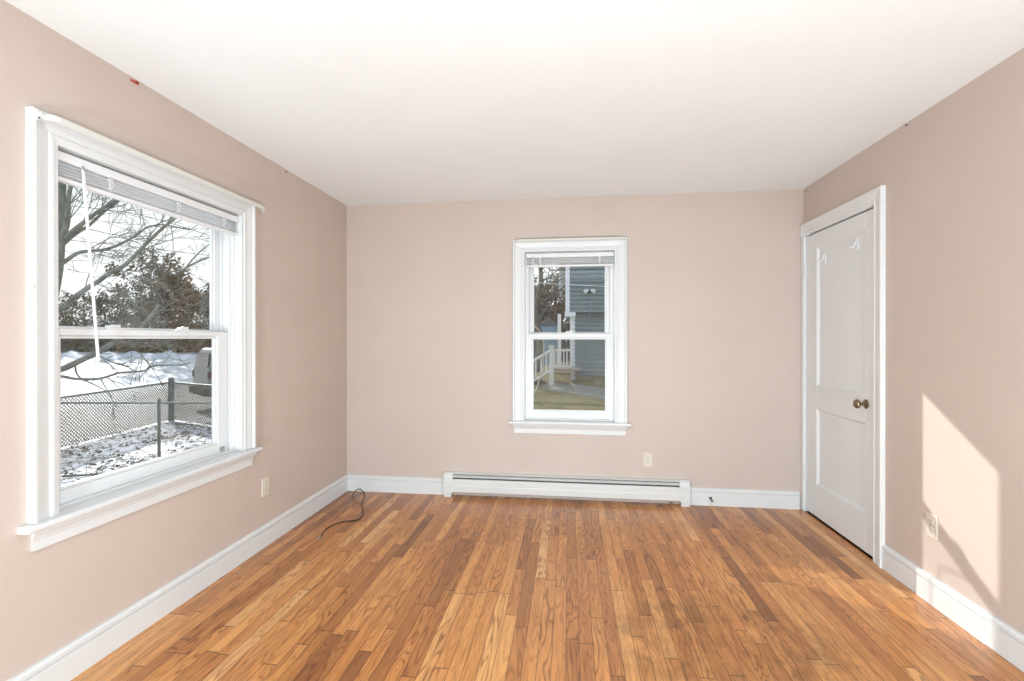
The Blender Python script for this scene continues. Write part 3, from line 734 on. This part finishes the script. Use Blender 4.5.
# low snow bank at the far kerb
b = MB(); n = 40
for i in range(n+1):
    p = gp(30+i*5.2, 28.5+.8*math.sin(i)); hh = .18+.10*math.sin(i*1.7)
    for k_, (o_, z_) in enumerate(((-1.4, -.1), (-.7, hh*.8), (0, hh), (.7, hh*.7), (1.4, -.1))):
        b.v.append((p.x-o_*.6, p.y+o_*.75, p.z+z_))
for i in range(n):
    for k_ in range(4): b.f.append((i*5+k_, i*5+k_+1, i*5+5+k_+1, i*5+5+k_))
tag(b.build('snow_bank', mat('bank_snow', (.82, .85, .9), .7), smooth=True), 'low snow bank along the far side of the street', 'snow bank')
def car(r, L, Wd, Hh, body, heading, van=False):
    """body along local x; r is its empty"""
    o = Vector(r.location); ca, sa = math.cos(heading), math.sin(heading)
    mp = lambda x, y, z: (o.x+x*ca-y*sa, o.y+x*sa+y*ca, o.z+z)
    if van: sil = [(-.5, .32), (-.5, .60), (-.465, .95), (-.44, 1.0), (.12, 1.0), (.20, .97), (.33, .66), (.46, .56), (.5, .42), (.5, .22), (-.5, .2)]
    else: sil = [(-.5, .35), (-.49, .60), (-.40, .66), (-.30, .95), (-.22, 1.0), (.08, 1.0), (.22, .68), (.44, .58), (.5, .45), (.49, .22), (-.49, .2)]
    pts = [(a*L, c*Hh) for a, c in sil]; n = len(pts)
    b = MB(mp); vs = []
    for y, s_ in ((-Wd/2, 0), (Wd/2, 0)):
        for a, z in pts:
            ins = .13*max(0, (z/Hh-.6)/.4); vs.append((a, y*(1-ins*2*.6), z))
    b.add(vs, [tuple(range(n)), tuple(range(n, 2*n))]+[(i, (i+1) % n, n+(i+1) % n, n+i) for i in range(n)])
    b.build('body', body, r, bevel=.05)
    def win(a0, a1, z0, z1, sl):
        for s_ in (-1, 1):
            w = MB(mp); f = lambda z: s_*(Wd/2*(1-.13*max(0, (z/Hh-.6)/.4)*1.2)+.006)
            q = [(a0, f(z0), z0), (a1, f(z0), z0), (a1-sl, f(z1), z1), (a0+sl*.3, f(z1), z1)]
            w.add(q+[(x, y-.02*s_, z) for x, y, z in q], [(0, 1, 2, 3), (7, 6, 5, 4), (0, 1, 5, 4), (1, 2, 6, 5), (2, 3, 7, 6), (3, 0, 4, 7)])
            w.build('side_window', M['carglass'], r)
    if van: win(-.45*L, -.18*L, .66*Hh, .93*Hh, .05); win(-.15*L, .06*L, .66*Hh, .93*Hh, .03); win(.09*L, .27*L, .66*Hh, .93*Hh, .22)
    else: win(-.32*L, -.06*L, .68*Hh, .93*Hh, .05); win(-.03*L, .17*L, .68*Hh, .93*Hh, .25)
    if van:
        w = MB(mp); x = -.494*L-.012
        w.add([(x, -.40*Wd, .68*Hh), (x, .40*Wd, .68*Hh), (x+.06, .36*Wd, .92*Hh), (x+.06, -.36*Wd, .92*Hh), (x+.05, -.40*Wd, .68*Hh), (x+.05, .40*Wd, .68*Hh), (x+.10, .36*Wd, .92*Hh), (x+.10, -.36*Wd, .92*Hh)],
              [(0, 1, 2, 3), (4, 5, 6, 7), (0, 1, 5, 4), (1, 2, 6, 5), (2, 3, 7, 6), (3, 0, 4, 7)]); w.build('rear_window', M['carglass'], r)
        for s_ in (-1, 1): MB(mp).box(-.505*L, -.48*L, s_*.46*Wd-.06, s_*.46*Wd+.06, .5*Hh, .62*Hh).build('tail_light', M['tail'], r, bevel=.01)
        MB(mp).box(-.525*L, -.49*L, -.48*Wd, .48*Wd, .22*Hh, .34*Hh).build('bumper', M['tyre'], r, bevel=.02)
    for a in (-.31, .31):
        for s_ in (-1, 1):
            c = Vector((a*L, s_*(Wd/2-.20), .33)); w = MB(mp).lathe(c, (0, s_, 0), [(0, .30), (.02, .33), (.19, .33), (.21, .30)], 20); w = w.build('wheel', M['tyre'], r, smooth=30)
            MB(mp).lathe(c+Vector((0, s_*.205, 0)), (0, s_, 0), [(0, .19), (.012, .18), (.014, .05)], 16).build('hub_cap', M['steel'], w, smooth=30)
M['carglass'] = mat('dark_car_glass', (.02, .025, .03), .08); M['tyre'] = mat('black_rubber', (.025, .025, .025), .8); M['tail'] = mat('dark_red_lens', (.09, .03, .03), .3)
p = px(207, 412, 15.2)
hd = .95
p = px(275, 400, 17.2); cx_, cy_ = p.x, p.y
r = empty('parked_van', (cx_, cy_, gz(cx_, cy_)), 'grey-green van parked beyond the fence at the right edge of the left window view', 'van')
car(r, 4.7, 1.85, 1.95, mat('grey_car_paint', (.17, .20, .18), .35, .2), hd, True)

# ---- chain-link fences
def chain(name, pts, hgt, label, mesh_spans, thick=None, lean=.0):
    """pts: ground points of the posts"""
    r = empty(name, pts[0], label, 'fence', None)
    for i, p in enumerate(pts):
        big = thick is not None and i in thick; rr = .075 if big else .028; hh = hgt+(.07 if big else .02)
        MB().lathe(p-Vector((0, 0, .1)), (0, 0, 1), [(0, rr), (hh+.1, rr), (hh+.12, rr*1.15), (hh+.15, rr*.9), (hh+.17, rr*.3)], 14).build('post', M['fence'], r, smooth=40)
    for i in range(len(pts)-1):
        a, b_ = pts[i]+Vector((0, 0, hgt)), pts[i+1]+Vector((0, 0, hgt)); MB().tube([a, b_], .021, 8).build('top_rail', M['fence'], r, smooth=40)
        if i in mesh_spans:
            L = (b_-a).length; ux = (b_-a)/L; k = MB(); s = .085; hh = hgt-.02; n = int(L/s)
            nw = .0095
            def seg(u0, z0, u1, z1, off):
                p0 = pts[i]+ux*u0+Vector((0, 0, z0)); p1 = pts[i]+ux*u1+Vector((0, 0, z1)); sd = ux.cross(Vector((0, 0, 1)))*off
                k.tube([p0+sd, p1+sd], nw, 3, cap=False)
            for j in range(-int(hh/s)-1, n+1):
                for sgn, off in ((1, .003), (-1, -.003)):
                    u0, u1 = j*s, j*s+hh
                    z0, z1 = (.04, hh) if sgn > 0 else (hh, .04)
                    a0, a1 = max(0, u0), min(L, u1)
                    if a1 <= a0: continue
                    f = lambda u: z0+(z1-z0)*(u-u0)/(u1-u0)
                    seg(a0, f(a0), a1, f(a1), off)
            k.build('chain_link_mesh', M['wire'], r, recalc=False)['kind'] = 'stuff'
def g2(x, y): return Vector((x, y, gz(x, y)))
A = Vector((-8.60, 3.2, 0)); Cn = Vector((-9.50, 8.39, 0)); E_ = Vector((-5.2, 6.6, 0))
# posts of the street fence
def along(a, b, n): return [g2(a.x+(b.x-a.x)*i/n, a.y+(b.y-a.y)*i/n) for i in range(n+1)]
p64 = Vector((-8.82, 4.95, 0)); dirv = (p64-Cn).normalized()
far = along(Cn+dirv*9.2, Cn, 2)
chain('chain_link_fence', far, 1.10, 'rusty chain-link fence along the street ending at the thick corner post', (0, 1), thick=(2,))
pr_ = px(207, 386.5, 12.6); dr = Vector((pr_.x-Cn.x, pr_.y-Cn.y, 0)).normalized()
chain('chain_link_fence', along(Cn+dr*.12, Cn+dr*6.2, 2), 1.10, 'chain-link fence running right from behind the thick corner post', (0, 1))
n0 = px(64, 402.5, 9.4); n1 = px(211, 403, 9.4); n0.z = n1.z = 0; npst = px(159, 403, 9.4); nd = (n1-n0).normalized()
pp = [npst-nd*3.3, npst, npst+nd*3.3]
pp = [Vector((v.x, v.y, -1.04)) for v in pp]
chain('chain_link_fence', pp, 1.06, 'nearer wire fence with a thin dark post crossing the snowy yard', ())
# leaf litter in the fenced yard
b = MB()
for i in range(5200):
    x = rng.uniform(-9.4, -3.6); y = rng.uniform(2.2, 8.0)
    if rng.random() > .35+.65*math.sin(x*2.1+y*1.3)*math.sin(y*2.7-x) and rng.random() > .25: continue
    c = Vector((x, y, gz(x, y)+rng.uniform(.0, .035))); w_ = rng.uniform(.02, .055); a_ = rng.uniform(0, PI)
    u_ = Vector((math.cos(a_), math.sin(a_), rng.uniform(-.5, .5)))*w_; v_ = Vector((-math.sin(a_), math.cos(a_), rng.uniform(-.5, .5)))*w_*.6
    b.add([c-u_, c-v_, c+u_, c+v_], [(0, 1, 2, 3)])
tag(b.build('fallen_leaves', M['leaf_oak'], recalc=False), 'brown fallen leaves scattered over the snowy yard inside the fences', 'leaves', kind='stuff')
# fallen branch on the snow
b = MB(); q = catmull([px(62, 458, 7.9)+Vector((0, 0, -.0)), px(90, 457, 8.0), px(130, 458, 8.05), px(152, 457, 8.1)], 5)
q = [Vector((v.x, v.y, gz(v.x, v.y)+.02)) for v in q]; b.tube(q, .018, 6)
for i in range(14): twigs(b, q[rng.randrange(len(q))], Vector((rng.uniform(-1, 1), rng.uniform(-1, 1), .15)).normalized(), .35, .008, 1, rng)
tag(b.build('fallen_branch', M['bark2'], recalc=False), 'dark fallen branch lying on the snow nearest the house', 'branch')

# ---- neighbouring house seen through the back window
def siding(name, x0, x1, y, z0, z1, m, parent, step=.125):
    b = MB(); z = z0
    while z < z1-1e-4:
        zt = min(z+step, z1); b.add([(x0, y-.05, z), (x1, y-.05, z), (x1, y-.002, zt), (x0, y-.002, zt), (x0, y, z), (x1, y, z)], [(0, 1, 2, 3), (0, 4, 5, 1)]); z = zt
    b.box(x0, x1, y, y+.1, z0, z1)
    return b.build(name, m, parent, recalc=False)
M['siding'] = noisy('blue_grey_vinyl_siding', (.15, .20, .215), (.18, .235, .25), 1.5, .6)
M['found'] = noisy('tan_foundation', (.27, .24, .16), (.36, .31, .21), 3)
M['extw'] = mat('exterior_white_trim', (.72, .76, .82), .5); M['roof'] = noisy('dark_shingles', (.1, .1, .1), (.16, .16, .16), 5)
HY = 10.3
r = empty('neighbour_house', (4.5, HY, .2), 'blue-grey clapboard house filling the right side of the back window view', 'house')
ux0 = px(565.5, 313, 14.1).x; lx0 = px(570, 350, 14.4).x
zs_ = px(565, 313, 14.1).z
siding('upper_siding', ux0+.10, 9.0, HY-.25, zs_, 6.2, M['siding'], r)
siding('lower_siding', lx0+.10, 9.0, HY-.02, .22, zs_, M['siding'], r)
MB().box(ux0, 9, HY-.15, HY+7, zs_+.01, 6.2).box(lx0+.02, 9, HY+.1, HY+7, .2, zs_).build('wall_core', M['siding'], r)
MB().box(ux0, ux0+.13, HY-.29, HY-.14, zs_, 6.2).build('corner_board', M['extw'], r, bevel=.005)
MB().box(lx0, lx0+.15, HY-.06, HY+.08, -.1, zs_-.10).build('corner_board', M['extw'], r, bevel=.005)
MB().box(ux0-.02, lx0+.16, HY-.31, HY+.10, zs_-.12, zs_).build('soffit_trim', M['extw'], r, bevel=.005)
MB().box(lx0+.03, 9, HY, HY+7, -.6, .22).build('foundation', M['found'], r)
MB().add([(ux0-.3, HY-.6, 6.15), (9.3, HY-.6, 6.15), (9.3, HY+3.5, 8.4), (ux0-.3, HY+3.5, 8.4), (9.3, HY+7.4, 6.15), (ux0-.3, HY+7.4, 6.15)], [(0, 1, 2, 3), (3, 2, 4, 5), (0, 3, 5), (1, 4, 2), (0, 5, 4, 1)]).build('roof', M['roof'], r)
fx_ = px(589, 293, 14.0)
k = empty('flood_light', (fx_.x, HY-.30, fx_.z), 'twin-head white floodlight with conduit on the blue-grey house wall', 'light')
MB().lathe((fx_.x, HY-.27, fx_.z), (0, -1, 0), [(0, .06), (.03, .055), (.05, .03)], 14).build('junction_box', M['dark'], k, smooth=40)
for s_, mm in ((-1, 'extw'), (1, 'extw')):
    MB().tube([(fx_.x, HY-.31, fx_.z), (fx_.x+s_*.06, HY-.35, fx_.z+.03)], .012, 6).build('arm', M['dark'], k)
    MB().lathe((fx_.x+s_*.05, HY-.34, fx_.z+.05), (s_*.7, -.8, -.5), [(0, .03), (.03, .045), (.13, .062), (.135, .055)], 16).build('lamp_head', M[mm], k, smooth=40)
MB().tube([(fx_.x+.02, HY-.29, fx_.z-.03), (fx_.x+.02, HY-.29, zs_+.02), (fx_.x+.02, HY-.06, zs_-.05), (fx_.x+.02, HY-.06, .5)], .013, 6).build('conduit', mat('blue_grey_conduit', (.20, .28, .36), .5), k)
a_ = px(556, 284, 13.2); b_ = px(572, 284.6, 13.3); c_ = px(612, 287, 13.5)
tag(MB().tube([a_-Vector((3, -2, -.5)), a_, b_, c_], .010, 6).build('service_wire', M['extw']), 'pale service wire reaching across to the blue-grey house', 'wire')
# cream building just behind its corner
q = px(556, 270, 19); q1 = px(566, 270, 19)
r = empty('cream_house', (q1.x+1.5, q1.y+2, .3), 'strip of a cream house behind the white corner board, top of the back window view', 'house')
M['cream'] = mat('cream_siding', (.62, .60, .50), .6)
zz = px(560, 291, 19).z
siding('upper_wall', px(560, 290, 19).x, q1.x+3, q1.y, zz, 7, M['cream'], r, .14)
MB().box(px(560, 290, 19).x-.05, px(560, 290, 19).x+.05, q1.y-.06, q1.y+3, zz, 7).build('corner_board', M['extw'], r)
MB().box(q1.x+.6, q1.x+3, q1.y, q1.y+3, .2, zz).build('lower_wall', M['cream'], r)

# ---- white deck with railing beside the house
r = empty('deck', (px(560, 367, 13).x, 9.1, .2), 'white railed wooden deck with steps beside the blue-grey house', 'deck')
P1 = px(551.5, 348, 13.0); P2 = px(570, 350, 13.0); dy = P1.y
fz = px(560, 369, 13).z; tz = px(560, 350, 13).z
M['deckw'] = mat('white_deck_paint', (.72, .72, .70), .5); M['deckb'] = noisy('weathered_deck_boards', (.26, .21, .16), (.34, .28, .22), 4)
MB().box(P1.x-.05, P2.x+.3, dy-.05, HY+3, fz-.05, fz).build('deck_floor', M['deckb'], r)
MB().box(P1.x-.06, P1.x+.06, dy-.06, dy+.06, .0, tz+.10).box(P1.x-.08, P1.x+.08, dy-.08, dy+.08, tz+.10, tz+.13).build('post', M['deckw'], r, bevel=.005)
MB().box(P1.x, P2.x+.05, dy-.03, dy+.03, tz-.03, tz+.03).build('top_rail', M['deckw'], r)
MB().box(P1.x, P2.x+.05, dy-.02, dy+.02, fz+.05, fz+.10).build('bottom_rail', M['deckw'], r)
nb = 6
for i in range(1, nb): x = P1.x+(P2.x-P1.x)*i/nb; MB().box(x-.018, x+.018, dy-.018, dy+.018, fz+.08, tz).build('baluster', M['deckw'], r)
S0 = Vector((P1.x, dy, tz)); S1 = S0+Vector((-1.25, -.9, -.75))
MB().tube([S0, S1], .035, 6).build('stair_rail', M['deckw'], r)
MB().tube([S0-Vector((0, 0, .55)), S1-Vector((0, 0, .55))], .03, 6).build('stair_rail', M['deckw'], r)
for i in range(1, 9): q = S0.lerp(S1, i/9); MB().box(q.x-.018, q.x+.018, q.y-.018, q.y+.018, q.z-.56, q.z).build('baluster', M['deckw'], r)
for i in range(4):
    q = S0.lerp(S1, (i+.5)/4); MB().box(q.x-.16, q.x+.16, q.y+.06, q.y+.95, q.z-tz+fz-.06, q.z-tz+fz-.02).build('stair_tread', M['deckb'], r)
MB().box(S1.x-.05, S1.x+.05, S1.y-.05, S1.y+.05, -.45, S1.z+.12).build('post', M['deckw'], r)
x = px(559.5, 340, 14.2).x
MB().box(x-.05, x+.05, dy+1.0, dy+1.1, fz, 2.05).build('roof_post', M['deckw'], r)

# ---- cable hanging outside the back window
q = catmull([(1.38, .165, 1.36), (1.48, .26, 1.46), px(539, 330, 4.2), px(543.5, 342, 4.2), px(543, 365, 4.2), px(539, 382, 4.2), px(533, 395, 4.15), (1.45, .20, .72), (1.40, .165, .70)], 6)
tag(MB().tube(q, .0055, 6).build('hanging_cable', mat('beige_cable', (.45, .42, .34), .5), smooth=True), 'beige cable looping down outside the narrow back window', 'cable')
for i_, P in enumerate(([(40, 203, 21), (135, 214, 21), (211, 236, 21), (240, 246, 21)], [(40, 237, 22), (135, 247, 22), (211, 255.5, 22), (240, 258, 22)])):
    q = catmull([px(*a) for a in P], 6)
    tag(MB().tube([q[0]+Vector((-9, -6, .6))]+q+[q[-1]+Vector((6, 9, .6))], .014, 5).build('overhead_wire', M['wire']), ('upper', 'lower')[i_]+' of two dark overhead wires crossing the sky in the left window', 'wire')
# pale walk crossing the yard
def stripe(name, pts, wd, m, label):
    b = MB(); N_ = len(pts)
    for i, p in enumerate(pts):
        t = (pts[min(i+1, N_-1)]-pts[max(i-1, 0)]).normalized(); s_ = Vector((-t.y, t.x, 0))*wd/2
        for q_ in (p-s_, p+s_): b.v.append((q_.x, q_.y, gz(q_.x, q_.y)+.05))
        for q_ in (p-s_, p+s_): b.v.append((q_.x, q_.y, gz(q_.x, q_.y)-.05))
    for i in range(N_-1):
        a = i*4; b.f += [(a, a+1, a+5, a+4), (a, a+4, a+6, a+2), (a+1, a+3, a+7, a+5)]
    tag(b.build(name, m), label, 'path')
w0, w1 = Vector((-.6, 10.4, 0)), Vector((4.5, 7.4, 0))
stripe('yard_path', [w0.lerp(w1, i/12) for i in range(13)], .9, noisy('pale_concrete', (.34, .33, .27), (.42, .41, .35), 3), 'pale path slanting across the brown yard behind the house')

# ---- trees behind the house, left part of the back window view
def backtree(xx, d, h, spread, seed, label, **k):
    p = px(xx, 340, d); return tree(p.x, p.y, h, spread, seed, label, **k)
backtree(536, 17, 6.5, 2.0, 70, 'dark bare tree at the left edge of the back window view', leafm=None, lnum=0, lsize=.1, nb=16, trunk=.16, low=.25)
for i, (xx, d, h, sp_, lab, lm) in enumerate([
    (533, 27, 5.6, 2.4, 'brown leaved tree behind the dark bare tree', 'leaf_rust'),
    (548, 25, 5.2, 2.2, 'brown leaved tree left of the blue-grey house', 'leaf_rust'),
    (561, 28, 5.4, 2.4, 'brown leaved tree partly hidden by the blue-grey house', 'leaf_oak'),
    (515, 26, 5.6, 2.4, 'brown leaved tree beyond the left edge of the back window view', 'leaf_oak')]):
    backtree(xx, d, h*.78, sp_, 80+i, lab, leafm=lm, lnum=7, lsize=.13, nb=16, low=.1, trunk=.1, grp='brown trees behind the house')
p0 = gp(505, 24); p1 = gp(575, 24)
hedge('hedge', p0, p1, 1.9, .8, M['leaf_oak'], 'low brown hedge behind the deck in the back window view', 2500, 9, .11)
q = px(548.5, 328, 21)
r = empty('garden_shed', (q.x, q.y, gz(q.x, q.y)), 'small pale blue shed among the brown trees in the back window view', 'shed')
zb = gz(q.x, q.y); mblue = mat('pale_blue_boards', (.30, .42, .56), .6)
siding('walls', q.x-.38, q.x+.38, q.y, zb, 1.95, mblue, r, .16); MB().box(q.x-.38, q.x+.38, q.y+.05, q.y+1.2, zb, 1.95).build('walls', mblue, r)
MB().add([(q.x-.5, q.y-.1, 1.93), (q.x+.5, q.y-.1, 1.93), (q.x, q.y-.1, 2.3), (q.x-.5, q.y+1.3, 1.93), (q.x+.5, q.y+1.3, 1.93), (q.x, q.y+1.3, 2.3)], [(0, 1, 2), (3, 5, 4), (0, 2, 5, 3), (1, 4, 5, 2), (0, 3, 4, 1)]).build('roof', M['roof'], r)
